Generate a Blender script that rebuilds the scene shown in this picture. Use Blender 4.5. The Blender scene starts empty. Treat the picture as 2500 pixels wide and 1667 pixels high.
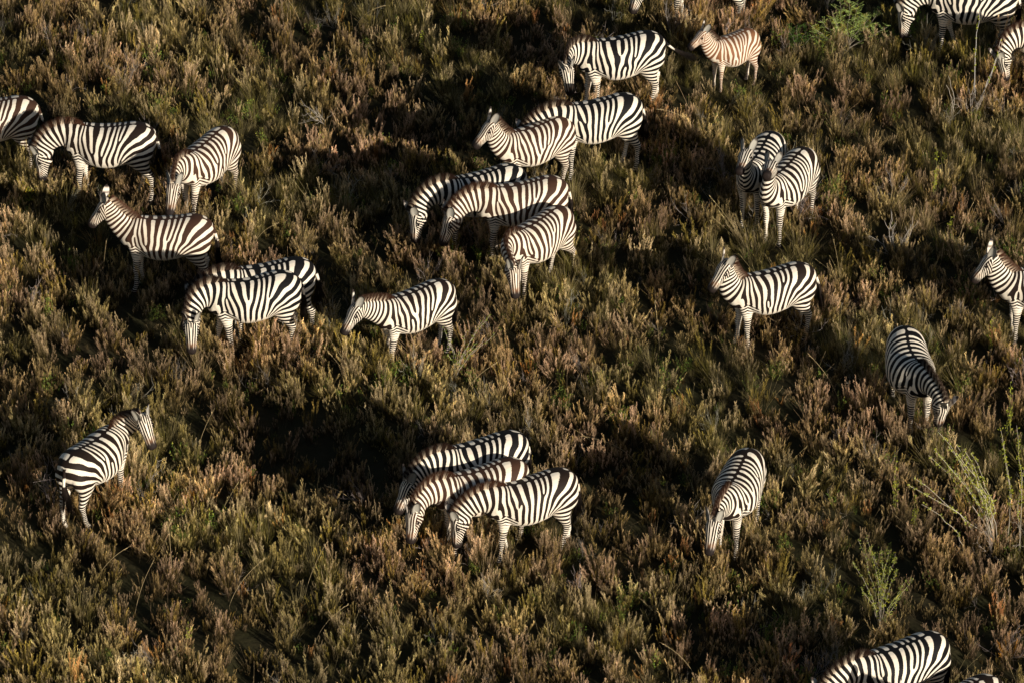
import bpy, math, random
import numpy as np
from mathutils import Vector, Matrix

# ---------------------------------------------------------------- camera, sky, sun, exposure
SC = bpy.context.scene
PITCH = math.radians(32.0)
DIST = 92.7
cam_d = bpy.data.cameras.new('camera'); cam = bpy.data.objects.new('camera', cam_d)
SC.collection.objects.link(cam); SC.camera = cam
cam.location = (0.0, -DIST * math.cos(PITCH), DIST * math.sin(PITCH))
cam.rotation_euler = (math.radians(90) - PITCH, 0, 0)
cam_d.lens = 220; cam_d.sensor_width = 36; cam_d.clip_start = 1; cam_d.clip_end = 2000

SUN_EL = math.radians(17.5)
SUN_DIR = Vector((0.640 * math.cos(SUN_EL), -0.768 * math.cos(SUN_EL), math.sin(SUN_EL))).normalized()
world = bpy.data.worlds.new('World'); SC.world = world; world.use_nodes = True
wn = world.node_tree; wn.nodes.clear()
sky = wn.nodes.new('ShaderNodeTexSky'); sky.sky_type = 'NISHITA'; sky.sun_disc = False
sky.sun_elevation = SUN_EL
sky.sun_rotation = math.atan2(SUN_DIR.x, SUN_DIR.y)
bg = wn.nodes.new('ShaderNodeBackground'); bg.inputs['Strength'].default_value = 0.05
wo = wn.nodes.new('ShaderNodeOutputWorld')
wn.links.new(sky.outputs[0], bg.inputs[0]); wn.links.new(bg.outputs[0], wo.inputs[0])
sun_d = bpy.data.lights.new('sun', 'SUN'); sun_d.energy = 5.0; sun_d.angle = math.radians(0.5)
sun_d.color = (1.0, 0.93, 0.81)
sun = bpy.data.objects.new('sun', sun_d); SC.collection.objects.link(sun)
sun.rotation_euler = SUN_DIR.to_track_quat('Z', 'Y').to_euler(); sun.location = SUN_DIR * 60
SC.view_settings.view_transform = 'Standard'; SC.view_settings.look = 'None'
SC.view_settings.exposure = 0.30; SC.view_settings.gamma = 1.0; SC.view_settings.use_curve_mapping = False

COL = SC.collection
RNG = np.random.default_rng(7)

# ---------------------------------------------------------------- helpers
def sst(a, b, x):
    t = np.clip((x - a) / (b - a), 0, 1); return t * t * (3 - 2 * t)

def link(o, parent=None):
    COL.objects.link(o)
    if parent is not None: o.parent = parent
    return o

def mesh_from(name, V, F, mats=()):
    me = bpy.data.meshes.new(name)
    me.from_pydata([tuple(v) for v in V], [], F if isinstance(F, list) else F.tolist())
    for m in mats: me.materials.append(m)
    return me

def fast_mesh(name, V, F, mats=(), smooth=False):
    """V (n,3) float, F (m,k) int"""
    me = bpy.data.meshes.new(name)
    V = np.asarray(V, np.float32); F = np.asarray(F, np.int32)
    m, k = F.shape
    me.vertices.add(len(V)); me.vertices.foreach_set('co', V.ravel())
    me.loops.add(m * k); me.loops.foreach_set('vertex_index', F.ravel())
    me.polygons.add(m)
    me.polygons.foreach_set('loop_start', np.arange(0, m * k, k, dtype=np.int32))
    me.update(calc_edges=True)
    if smooth: me.polygons.foreach_set('use_smooth', np.ones(m, bool))
    for mt in mats: me.materials.append(mt)
    return me

def set_attr(me, name, arr, kind):
    a = me.attributes.new(name, kind, 'POINT')
    arr = np.asarray(arr, np.float32)
    if kind == 'FLOAT': a.data.foreach_set('value', arr.ravel())
    elif kind == 'FLOAT_VECTOR': a.data.foreach_set('vector', arr.ravel())
    elif kind == 'FLOAT_COLOR':
        if arr.shape[1] == 3: arr = np.hstack([arr, np.ones((len(arr), 1), np.float32)])
        a.data.foreach_set('color', arr.ravel())
    elif kind == 'INT': a.data.foreach_set('value', arr.astype(np.int32).ravel())

class Wave:
    """smooth random field made of sines, for terrain and for wobbling stripes"""
    def __init__(s, rng, dim, n, lo, hi):
        k = rng.normal(size=(n, dim)); k /= np.linalg.norm(k, axis=1)[:, None]
        s.k = k * (2 * np.pi / rng.uniform(lo, hi, n))[:, None]; s.p = rng.uniform(0, 6.28, n); s.n = n
    def __call__(s, P):
        return np.sin(P @ s.k.T + s.p).sum(1) / math.sqrt(s.n / 2)

WT1 = Wave(np.random.default_rng(3), 2, 10, 3.5, 8.0)
WT2 = Wave(np.random.default_rng(4), 2, 16, 0.9, 2.0)
def terrain(x, y):
    x = np.atleast_1d(np.asarray(x, float)); y = np.atleast_1d(np.asarray(y, float))
    P = np.stack([x, y], 1)
    fade = sst(60, 25, np.hypot(x, y))
    return (WT1(P) * 0.045 + WT2(P) * 0.028) * fade

# ---------------------------------------------------------------- materials
def new_mat(name):
    m = bpy.data.materials.new(name); m.use_nodes = True
    nt = m.node_tree; nt.nodes.clear()
    out = nt.nodes.new('ShaderNodeOutputMaterial'); b = nt.nodes.new('ShaderNodeBsdfPrincipled')
    nt.links.new(b.outputs[0], out.inputs[0])
    b.inputs['Specular IOR Level'].default_value = 0.25
    return m, nt, b

def N(nt, t, **kw):
    n = nt.nodes.new(t)
    for k, v in kw.items(): setattr(n, k, v)
    return n

def math_n(nt, op, a, b=None, clamp=False):
    n = N(nt, 'ShaderNodeMath', operation=op); n.use_clamp = clamp
    for i, v in enumerate((a, b)):
        if v is None: continue
        if isinstance(v, (int, float)): n.inputs[i].default_value = v
        else: nt.links.new(v, n.inputs[i])
    return n.outputs[0]

def mix_c(nt, f, a, b):
    n = N(nt, 'ShaderNodeMix', data_type='RGBA')
    if isinstance(f, (int, float)): n.inputs[0].default_value = f
    else: nt.links.new(f, n.inputs[0])
    for i, v in ((6, a), (7, b)):
        if isinstance(v, tuple): n.inputs[i].default_value = (*v[:3], 1)
        else: nt.links.new(v, n.inputs[i])
    return n.outputs[2]

def coat_material(name, dark, light, muzzle=(0.02, 0.014, 0.012)):
    m, nt, b = new_mat(name)
    a = N(nt, 'ShaderNodeAttribute', attribute_name='stripe')
    sep = N(nt, 'ShaderNodeSeparateXYZ'); nt.links.new(a.outputs['Vector'], sep.inputs[0])
    c, s, thr = sep.outputs
    c2 = math_n(nt, 'MULTIPLY', c, c); s2 = math_n(nt, 'MULTIPLY', s, s)
    ln = math_n(nt, 'SQRT', math_n(nt, 'ADD', math_n(nt, 'ADD', c2, s2), 1e-4))
    v = math_n(nt, 'SUBTRACT', math_n(nt, 'DIVIDE', c, ln), thr)
    rest = N(nt, 'ShaderNodeAttribute', attribute_name='rest')
    nz = N(nt, 'ShaderNodeTexNoise'); nz.inputs['Scale'].default_value = 70; nz.inputs['Detail'].default_value = 2
    nt.links.new(rest.outputs['Vector'], nz.inputs['Vector'])
    v = math_n(nt, 'ADD', v, math_n(nt, 'MULTIPLY', math_n(nt, 'SUBTRACT', nz.outputs[0], 0.5), 0.5))
    mr = N(nt, 'ShaderNodeMapRange', interpolation_type='SMOOTHSTEP')
    nt.links.new(v, mr.inputs[0]); mr.inputs[1].default_value = -0.13; mr.inputs[2].default_value = 0.13
    nl = N(nt, 'ShaderNodeTexNoise'); nl.inputs['Scale'].default_value = 6; nl.inputs['Detail'].default_value = 4
    nt.links.new(rest.outputs['Vector'], nl.inputs['Vector'])
    lt = mix_c(nt, nl.outputs[0], tuple(x * 1.08 for x in light), tuple(x * y for x, y in zip(light, (0.84, 0.78, 0.70))))
    dk = mix_c(nt, nl.outputs[0], tuple(x * 0.7 for x in dark), tuple(x * 1.3 for x in dark))
    col = mix_c(nt, mr.outputs[0], lt, dk)
    mk = N(nt, 'ShaderNodeAttribute', attribute_name='dusk')
    tp = N(nt, 'ShaderNodeAttribute', attribute_name='tan')
    col = mix_c(nt, tp.outputs['Fac'], col, (0.22, 0.11, 0.055))
    col = mix_c(nt, mk.outputs['Fac'], col, muzzle)
    nt.links.new(col, b.inputs['Base Color'])
    b.inputs['Roughness'].default_value = 0.62
    b.inputs['Specular IOR Level'].default_value = 0.10
    bp = N(nt, 'ShaderNodeBump'); bp.inputs['Strength'].default_value = 0.25; bp.inputs['Distance'].default_value = 0.004
    n3 = N(nt, 'ShaderNodeTexNoise'); n3.inputs['Scale'].default_value = 160; n3.inputs['Detail'].default_value = 3
    nt.links.new(rest.outputs['Vector'], n3.inputs['Vector']); nt.links.new(n3.outputs[0], bp.inputs['Height'])
    nt.links.new(bp.outputs[0], b.inputs['Normal'])
    return m

WHITE = (0.82, 0.74, 0.62)
COATS = {
    'black': coat_material('coat_black', (0.008, 0.007, 0.007), WHITE),
    'dark': coat_material('coat_dark_brown', (0.018, 0.011, 0.008), WHITE),
    'brown': coat_material('coat_brown', (0.052, 0.025, 0.015), (0.82, 0.73, 0.60)),
    'foal': coat_material('coat_foal', (0.20, 0.088, 0.042), (0.74, 0.64, 0.52)),
}

def hair_material(name, tip):
    m = coat_material(name, (0.022, 0.013, 0.009), (0.72, 0.60, 0.45))
    nt = m.node_tree; b = [n for n in nt.nodes if n.type == 'BSDF_PRINCIPLED'][0]
    src = b.inputs['Base Color'].links[0].from_socket
    tp = N(nt, 'ShaderNodeAttribute', attribute_name='tip')
    nt.links.new(mix_c(nt, tp.outputs['Fac'], src, tip), b.inputs['Base Color'])
    return m
HAIR = {'black': hair_material('mane_dark', (0.035, 0.017, 0.010)), 'brown': hair_material('mane_brown', (0.085, 0.034, 0.017))}

def color_attr_mat(name, rough=0.7, translucent=0.0, tint=False, attr='shade'):
    m, nt, b = new_mat(name)
    a = N(nt, 'ShaderNodeAttribute', attribute_name=attr)
    nt.links.new(a.outputs['Color'], b.inputs['Base Color']); b.inputs['Roughness'].default_value = rough
    return m
EAR = color_attr_mat('ear_hide')
m_, nt_, b_ = new_mat('eye_glossy_black'); b_.inputs['Base Color'].default_value = (0.012, 0.008, 0.006, 1); b_.inputs['Roughness'].default_value = 0.12
EYE = m_
m_, nt_, b_ = new_mat('tail_hair_black'); b_.inputs['Base Color'].default_value = (0.018, 0.012, 0.009, 1); b_.inputs['Roughness'].default_value = 0.6
TUFT = m_

# ---------------------------------------------------------------- zebra, rest pose
# x forward, z up, y left.  NB neck base, ND neck direction, NU neck up; PO poll; HD head direction, HU forehead normal
a31 = math.radians(31)
NB = np.array([0.52, 0, 1.05]); ND = np.array([math.cos(a31), 0, math.sin(a31)]); NU = np.array([-math.sin(a31), 0, math.cos(a31)])
NL = 0.60
PO = NB + ND * NL
ah = math.radians(31 - 78)
HD = np.array([math.cos(ah), 0, math.sin(ah)]); HU = np.array([-math.sin(ah), 0, math.cos(ah)])
YY = np.array([0, 1.0, 0])

def catmull(rows, sub):
    R = np.array(rows, float); out = []
    n = len(R)
    for i in range(n - 1):
        p0 = R[max(i - 1, 0)]; p1 = R[i]; p2 = R[i + 1]; p3 = R[min(i + 2, n - 1)]
        for j in range(sub):
            t = j / sub
            out.append(0.5 * ((2 * p1) + (-p0 + p2) * t + (2 * p0 - 5 * p1 + 4 * p2 - p3) * t * t + (-p0 + 3 * p1 - 3 * p2 + p3) * t ** 3))
    out.append(R[-1]); return np.array(out)

def loft(rings):
    """rings: list of (n,3) arrays -> closed mesh"""
    n = len(rings[0]); V = np.vstack(rings); F = []
    m = len(rings)
    for i in range(m - 1):
        for j in range(n):
            k = (j + 1) % n
            F.append((i * n + j, i * n + k, (i + 1) * n + k, (i + 1) * n + j))
    F.append(tuple(range(n - 1, -1, -1))); F.append(tuple((m - 1) * n + j for j in range(n)))
    return V, F

TH = np.linspace(0, 2 * np.pi, 28, endpoint=False)
def ring(c, U, S, up, dn, w, e=0.92):
    cs, sn = np.cos(TH), np.sin(TH)
    cu = np.sign(cs) * np.abs(cs) ** e; su = np.sign(sn) * np.abs(sn) ** e
    r = np.where(cu > 0, up, dn)
    return np.asarray(c) + np.outer(cu * r, U) + np.outer(su * w, S)

TRUNK = [(-.745, 1.12, .98, .055), (-.72, 1.185, .91, .125), (-.65, 1.25, .83, .195), (-.53, 1.300, .745, .270), (-.38, 1.305, .690, .302),
         (-.20, 1.272, .625, .328), (0, 1.245, .590, .348), (.16, 1.240, .60, .342), (.30, 1.255, .645, .296), (.42, 1.272, .70, .235),
         (.54, 1.25, .745, .195), (.63, 1.19, .80, .15), (.69, 1.08, .90, .08)]
NECK = [(-.16, .15, .16, .13), (-.04, .205, .24, .155), (.10, .195, .22, .132), (.25, .172, .185, .108), (.42, .142, .158, .092), (.55, .118, .145, .084), (.66, .08, .11, .066)]
HEAD = [(-0.07, 0.055, 0.086, 0.069), (-0.028, 0.09, 0.134, 0.095), (0.038, 0.102, 0.171, 0.111), (0.103, 0.099, 0.187, 0.115), (0.169, 0.09, 0.166, 0.105), (0.244, 0.077, 0.118, 0.084), (0.324, 0.074, 0.096, 0.078), (0.385, 0.068, 0.087, 0.074), (0.442, 0.065, 0.09, 0.076), (0.484, 0.05, 0.066, 0.059), (0.498, 0.026, 0.03, 0.034)]
HIND = [(-0.49, 0.1, 1.12, 0.168, 0.105), (-0.5, 0.135, 0.98, 0.215, 0.131), (-0.48, 0.152, 0.85, 0.215, 0.124), (-0.455, 0.155, 0.74, 0.173, 0.103), (-0.485, 0.15, 0.64, 0.132, 0.084), (-0.545, 0.145, 0.54, 0.085, 0.06), (-0.595, 0.14, 0.465, 0.07, 0.05), (-0.6, 0.14, 0.4, 0.047, 0.038), (-0.588, 0.14, 0.28, 0.035, 0.032), (-0.575, 0.14, 0.15, 0.04, 0.034), (-0.555, 0.14, 0.09, 0.035, 0.032), (-0.535, 0.14, 0.045, 0.051, 0.045), (-0.525, 0.14, 0.0, 0.062, 0.051)]
FORE = [(0.43, 0.09, 1.08, 0.126, 0.084), (0.45, 0.125, 0.92, 0.137, 0.092), (0.44, 0.135, 0.79, 0.11, 0.079), (0.42, 0.13, 0.69, 0.093, 0.07), (0.415, 0.125, 0.58, 0.068, 0.058), (0.42, 0.125, 0.46, 0.052, 0.048), (0.427, 0.125, 0.4, 0.052, 0.047), (0.42, 0.125, 0.34, 0.038, 0.035), (0.42, 0.125, 0.22, 0.032, 0.03), (0.42, 0.125, 0.13, 0.04, 0.034), (0.435, 0.125, 0.08, 0.033, 0.032), (0.445, 0.125, 0.04, 0.048, 0.045), (0.455, 0.125, 0, 0.057, 0.05)]

def build_rest():
    parts = []
    T = catmull(TRUNK, 4); rr = []
    for x, zt, zb, w in T:
        zc = zb + (zt - zb) * 0.47
        rr.append(ring((x, 0, zc), np.array([0, 0, 1.]), YY, zt - zc, zc - zb, w, 0.88))
    parts.append(loft(rr))
    rr = [ring(NB + ND * s, NU, YY, u, d, w) for s, u, d, w in catmull(NECK, 4)]; parts.append(loft(rr))
    rr = [ring(PO + HD * s, HU, YY, u, d, w, 0.85) for s, u, d, w in catmull(HEAD, 4)]; parts.append(loft(rr))
    for rows in (HIND, FORE):
        for sg in (1, -1):
            rr = [ring((x, sg * y, z), np.array([1., 0, 0]), YY, rx, rx, ry, 1.0) for x, y, z, rx, ry in catmull(rows, 4)]
            parts.append(loft(rr))
    # cheekbones / eye sockets, elbow and hip points give the surface some relief
    def blob(c, r):
        c = np.array(c); rr = [ring(c + np.array([0, 0, 1.]) * r[2] * math.cos(t), np.array([1., 0, 0]), YY, r[0] * math.sin(t), r[0] * math.sin(t), r[1] * math.sin(t), 1.0) for t in np.linspace(0.12, math.pi - 0.12, 9)]
        return loft(rr)
    for sg in (1, -1):
        parts.append(blob(PO + HD * .13 + HU * .03 + YY * sg * .090, (.03, .024, .03)))
        parts.append(blob(PO + HD * .10 - HU * .05 + YY * sg * .080, (.06, .036, .065)))
        parts.append(blob(PO + HD * .437 + HU * .012 + YY * sg * .044, (.024, .018, .024)))
        parts.append(blob((-.33, sg * .17, 1.13), (.09, .085, .09)))
        parts.append(blob((.52, sg * .13, .98), (.09, .075, .11)))
    V = []; F = []; o = 0
    for v, f in parts:
        V.append(v); F += [tuple(i + o for i in t) for t in f]; o += len(v)
    me = mesh_from('rest', np.vstack(V), F)
    ob = bpy.data.objects.new('rest', me); COL.objects.link(ob)
    m = ob.modifiers.new('r', 'REMESH'); m.mode = 'VOXEL'; m.voxel_size = 0.0135
    m = ob.modifiers.new('s', 'SMOOTH'); m.factor = 0.5; m.iterations = 5
    dg = bpy.context.evaluated_depsgraph_get(); ev = ob.evaluated_get(dg).to_mesh()
    n = len(ev.vertices); P = np.zeros(n * 3, np.float32); ev.vertices.foreach_get('co', P); P = P.reshape(-1, 3).astype(float)
    nm = np.zeros(n * 3, np.float32); ev.vertices.foreach_get('normal', nm)
    Fq = np.array([tuple(p.vertices) for p in ev.polygons if len(p.vertices) == 4], np.int32)
    bpy.data.objects.remove(ob); bpy.data.meshes.remove(me)
    return P, nm.reshape(-1, 3), Fq

REST, RNRM, RFACE = build_rest()

# ---------------------------------------------------------------- stripes in rest coordinates
def stripes(P, Nn, seed, k=1.0):
    rg = np.random.default_rng(seed)
    x, y, z = P.T
    Q = P * np.array([1, 0.5, 1])
    Q = Q + np.where(y > 0, 1.7, 0)[:, None] * np.array([0, 1, 0])
    wob = Wave(rg, 3, 8, .5, .9)(Q) * 0.055 + Wave(rg, 3, 10, .12, .3)(Q) * 0.020
    xx = x; zz = z
    rear = sst(.42, -.15, xx)
    xf = xx + (0.50 * np.clip(zz - .80, 0, 1) ** 1.5) * rear - 0.14 * (zz - .85) * (1 - rear) * sst(.62, .38, xx) - .06 * sst(.95, .7, zz) * sst(.3, -.1, xx) * 0
    xp, zp = -.17, .70
    per = .081 / k
    dx = xf - xp; dz = zz - zp
    kk = 3.15
    th = np.arctan2(np.clip(-dx, 0, 9), dz)          # 0 up .. pi/2 back
    th = np.clip(th, 0, np.pi / 2); th = th - .36 * np.clip(np.hypot(dx, dz) - .2, 0, 1) * np.sin(2 * th)
    ph_t = dx / per
    zl = np.clip(zp - zz, 0, 2)
    # leg: period shrinks downwards
    legph = zl / .070 + np.clip(zl - .15, 0, 1) ** 1.3 * 16
    ph_f = -(kk * np.where(zz > zp, th, np.pi / 2) + legph)
    isleg = (np.abs(y) > .035) & (xx < -.25)
    ph = np.where(dx > 0, ph_t, ph_f)
    # neck
    s = (P - NB) @ ND; un = (P - NB) @ NU
    ns = s - .10 * un
    base = (.46 - xp) / per
    s0 = -.02
    # neck phase grows with s, slightly faster towards the poll
    neck_ph = base + np.where(ns < .0, 0, ns / .072 + np.clip(ns - .25, 0, 1) ** 2 * 10)
    wn = sst(-.10, .06, s)
    ph = ph * (1 - wn) + neck_ph * wn
    ph = ph + wob * 2.2 * (1 - .3 * wn)
    # forks: phase dislocations
    for side in (1, -1):
        for q in range(3):
            cx, cz, sg = (rg.uniform(-.22, -.05), rg.uniform(1.02, 1.18), -1) if q == 0 else (rg.uniform(-.05, .45), rg.uniform(.85, 1.15), rg.choice([1, -1]))
            m = np.sign(y) == side
            ang = np.arctan2(zz - cz, xx - cx) / (2 * np.pi)
            r = np.hypot(zz - cz, xx - cx)
            ph = ph + np.where(m, sg * ang, 0)
    ph_body = ph
    c = np.cos(2 * np.pi * ph); sn = np.sin(2 * np.pi * ph)
    duty = .525 + .03 * sst(-.1, -.4, xx) * sst(.8, 1.0, zz) + .02 * wn + .05 * sst(1.12, 1.26, zz) * (1 - wn)
    # foreleg chevrons
    lp = (zz + .55 * np.abs(xx - .44) * sst(.6, .75, zz)) / (.056 / k) - np.clip(.6 - zz, 0, 1) ** 1.3 * 11 + wob * 1.5
    wl = sst(.97, .83, zz + .6 * np.abs(xx - .43)) * sst(.22, .13, np.abs(xx - .43)) * sst(.03, .08, np.abs(y)) * (1 - sst(.02, .1, s))
    c = c * (1 - wl) + np.cos(2 * np.pi * lp) * wl; sn = sn * (1 - wl) + np.sin(2 * np.pi * lp) * wl
    # head
    t = (P - PO) @ HD; u = (P - PO) @ HU
    hq = (P - (PO - ND * .02 - NU * .03)) @ ((ND + HD) / np.linalg.norm(ND + HD))
    wh = sst(-.04, .05, hq) * (s > .35)
    ang = np.arctan2(np.abs(y), u + .03)             # 0 forehead .. pi/2 side .. pi jaw
    front = sst(1.05, .6, ang)
    ph_front = np.abs(y) / .034 + t * 1.5
    ph_side = (t * .95 + u * .55 + 3.2 * np.clip(t - .12, 0, 1) * np.clip(u + .05, -.2, .2)) / (.044) + wob
    hc = np.cos(2 * np.pi * ph_front) * front + np.cos(2 * np.pi * ph_side) * (1 - front)
    hs = np.sin(2 * np.pi * ph_front) * front + np.sin(2 * np.pi * ph_side) * (1 - front)
    c = c * (1 - wh) + hc * wh; sn = sn * (1 - wh) + hs * wh
    duty = duty + .06 * wh
    # belly, inner legs and chest floor stay pale
    side_n = Nn[:, 1] * np.sign(y)
    inner = sst(-.2, -.6, side_n) * sst(.95, .6, zz) * (1 - wh) * (1 - wn)
    duty = duty * (1 - .75 * inner)
    trunk = sst(-.42, -.3, xx) * sst(.6, .45, xx)
    belly = sst(.80, .66, zz) * trunk * (zz > .6)
    duty = duty - .42 * belly * trunk
    flank = np.exp(-(((xx - xp) / .06) ** 2 + ((zz - (zp - .02)) / .05) ** 2)); duty = duty - .35 * flank
    duty = duty + .08 * sst(.7, .5, zz) * (1 - wh) * (1 - inner)
    thr = np.cos(np.pi * np.clip(duty, 0.02, .98))
    thr = np.where(duty < .05, 1.3, thr)
    # dorsal line and the dark dots beside it
    dors = sst(.030, .012, np.abs(y)) * (zz > 1.1) * (Nn[:, 2] > .5) * sst(.55, .45, xx)
    thr = thr * (1 - dors) + (-1.4) * dors
    dusk = wh * np.maximum(sst(.345, .42, t), 0)
    dusk = np.maximum(dusk, wh * np.exp(-(((t - .13) / .032) ** 2 + ((u - .03) / .022) ** 2)) * (np.abs(y) > .045) * .9)
    dusk = np.maximum(dusk, sst(.055, .035, zz))     # hooves
    tan = wh * np.exp(-((t - .345) / .05) ** 2) * .55 * sst(1.6, .9, ang)
    return np.stack([c, sn, thr], 1), dusk, tan

# ---------------------------------------------------------------- posing (works on any array of rest-pose points)
def rot_xz(P, J, a):
    """pitch by per-vertex angle a (positive lifts +x towards +z) about J"""
    d = P - J; ca, sa = np.cos(a), np.sin(a)
    o = P.copy(); o[:, 0] = J[0] + d[:, 0] * ca - d[:, 2] * sa; o[:, 2] = J[2] + d[:, 0] * sa + d[:, 2] * ca
    return o
def rot_axis(P, J, ax, a):
    d = P - J; ca = np.cos(a)[:, None]; sa = np.sin(a)[:, None]
    return J + d * ca + np.cross(np.broadcast_to(ax, d.shape), d) * sa + ax * (d @ ax)[:, None] * (1 - ca)

def pose(Pin, p, ref=None):
    P = np.asarray(Pin, float).copy(); P0 = P.copy() if ref is None else np.broadcast_to(np.asarray(ref, float), P.shape)
    x, y, z = P0.T
    rad = math.radians
    # legs: fl fr hl hr swings (degrees, positive = forward)
    for key, sg, cx, jt, lo, kn in (('fl', 1, .43, (.43, .80), (.86, .66), (.42, .41)), ('fr', -1, .43, (.43, .80), (.86, .66), (.42, .41)),
                                    ('hl', 1, -.52, (-.48, .92), (.92, .66), (-.595, .46)), ('hr', -1, -.52, (-.48, .92), (.92, .66), (-.595, .46))):
        a = p.get(key, 0); b = p.get(key + 'k', 0)
        xm = (sst(.20, .30, x) if cx > 0 else sst(-.26, -.36, x)) * sst(-.0, .03, y * sg)
        xm = np.where(z < .6, (x * (1 if cx > 0 else -1) > 0) * (y * sg > 0) * 1.0, xm)
        w2 = sst(kn[1] + .05, kn[1] - .05, z) * xm
        P = rot_xz(P, np.array([kn[0], 0, kn[1]]), w2 * rad(b))
        w1 = sst(lo[0], lo[1], z) * xm
        P = rot_xz(P, np.array([jt[0], 0, jt[1]]), w1 * rad(a))
    s = (P0 - NB) @ ND
    hq = (P0 - (PO - ND * .01 - NU * .02)) @ ((ND + HD) / np.linalg.norm(ND + HD))
    wh = sst(-.06, .06, hq) * (s > .3)
    sc = np.maximum(s, wh * .7)
    # head joint
    P = rot_axis(P, PO, NU, wh * rad(p.get('hyaw', 0)))
    P = rot_axis(P, PO, ND, wh * rad(p.get('hroll', 0)))
    P = rot_xz(P, PO, wh * rad(p.get('hp', 0)))
    # neck joints, distal first
    js = (.08, .19, .30, .42, .53); fr = p.get('prof', (.34, .20, .16, .15, .15))
    for j in range(4, -1, -1):
        w = sst(js[j] - .09, js[j] + .11, sc)
        P = rot_xz(P, NB + ND * js[j] - NU * .03, w * rad(p.get('np', 0)) * fr[j])
    w = sst(-.0, .62, sc)
    P = rot_axis(P, NB - np.array([.04, 0, 0]), np.array([0, 0, 1.]), w * rad(p.get('nyaw', 0)))
    # trunk bend
    w = sst(-.45, .55, x) - .5
    P = rot_axis(P, np.array([0., 0, 1.]), np.array([0, 0, 1.]), w * rad(p.get('bend', 0)))
    return P

# ---------------------------------------------------------------- small body parts in rest coordinates
def strands(bases, dirs, lens, wid, side, segs=1, curl=None):
    """three-sided tapering hairs: returns V, F(tri), t along, index of hair"""
    n = len(bases); dirs = dirs / np.linalg.norm(dirs, axis=1)[:, None]
    a = np.cross(dirs, side); a /= np.linalg.norm(a, axis=1)[:, None]; b = np.cross(dirs, a)
    V = []; T = []
    for k in range(3):
        q = 2 * np.pi * k / 3; V.append(bases + (a * math.cos(q) + b * math.sin(q)) * wid[:, None])
    V.append(bases + dirs * lens[:, None])
    V = np.stack(V, 1).reshape(-1, 3); T = np.tile([0, 0, 0, 1.], n)
    i = np.arange(n)[:, None] * 4
    F = np.concatenate([i + np.array([[0, 1, 3]]), i + np.array([[1, 2, 3]]), i + np.array([[2, 0, 3]])], 1).reshape(-1, 3)
    return V, F, T

def mane_mesh(seed):
    rg = np.random.default_rng(seed)
    n = 1500
    s = rg.uniform(-.15, NL + .04, n); s.sort()
    tab = np.array(NECK); up = np.interp(s, tab[:, 0], tab[:, 1])
    base = NB + np.outer(s, ND) + NU * (up - .018)[:, None] + YY * rg.normal(0, .012, n)[:, None]
    h = .145 * np.interp(s, [-.15, -.06, .1, .45, .64], [.35, .65, 1, 1, .85]) * rg.uniform(.85, 1.06, n)
    d = NU + np.outer(rg.normal(-.02, .08, n), ND) + np.outer(rg.normal(0, .10, n), YY)
    V, F, T = strands(base, d, h, np.full(n, .0085), YY)
    # forelock
    return V, F, T

def ear_mesh(sg, colr):
    n, m = 9, 7
    V = []; C = []
    up = (-HD * .90 + HU * .38); up /= np.linalg.norm(up)
    up = up + YY * sg * .24; up /= np.linalg.norm(up)
    fwd = HU * .5 + HD * .86; fwd = fwd * .75 + YY * sg * .66; fwd -= up * (fwd @ up); fwd /= np.linalg.norm(fwd)
    lat = np.cross(up, fwd)
    base = PO + HD * .005 + HU * .072 + YY * sg * .078
    for layer in (0, 1):
        for i in range(n):
            t = i / (n - 1); w = .062 * math.sin(math.pi * min(1, .16 + .84 * t)) ** .5 * (1 if t < 1 else .05) + .002
            for j in range(m):
                q = -1 + 2 * j / (m - 1)
                p = base + up * (.24 * t) + lat * (w * q) + fwd * (.028 * (q * q - 1) * (1 - .5 * t) + (.0 if layer == 0 else -.008) - .012 * math.sin(math.pi * t))
                V.append(p)
                rim = min(1, max(abs(q) ** 3 * 1.1, (t > .82) * .9))
                if layer == 0: c = np.array([.40, .37, .31]) * (1 - rim) + np.array([.04, .03, .024]) * rim; c = c * (.75 + .4 * abs(q))
                else:
                    c = np.array([.68, .60, .50]); 
                    if t > .80: c = np.array([.03, .02, .016])
                    elif .42 < t < .58: c = np.array([.14, .10, .08])
                C.append(c)
    F = []
    for layer in (0, 1):
        o = layer * n * m
        for i in range(n - 1):
            for j in range(m - 1):
                q = (o + i * m + j, o + i * m + j + 1, o + (i + 1) * m + j + 1, o + (i + 1) * m + j)
                F.append(q if layer else q[::-1])
    o = n * m
    for i in range(n - 1):
        F.append((i * m, (i + 1) * m, o + (i + 1) * m, o + i * m)); F.append((i * m + m - 1, o + i * m + m - 1, o + (i + 1) * m + m - 1, (i + 1) * m + m - 1))
    for j in range(m - 1):
        a = (n - 1) * m + j; F.append((a, a + 1, o + a + 1, o + a))
    return np.array(V), np.array(F), np.array(C)

def ball(c, r, n=8, m=6):
    V = []; F = []
    for i in range(1, m):
        for j in range(n):
            V.append(c + r * np.array([math.sin(math.pi * i / m) * math.cos(2 * math.pi * j / n), math.sin(math.pi * i / m) * math.sin(2 * math.pi * j / n), math.cos(math.pi * i / m)]))
    for i in range(m - 2):
        for j in range(n):
            k = (j + 1) % n; F.append((i * n + j, i * n + k, (i + 1) * n + k, (i + 1) * n + j))
    V += [c + np.array([0, 0, r]), c - np.array([0, 0, r])]
    F += [(j, (j + 1) % n, len(V) - 2, len(V) - 2) for j in range(0)]
    return np.array(V), np.array(F)

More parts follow.
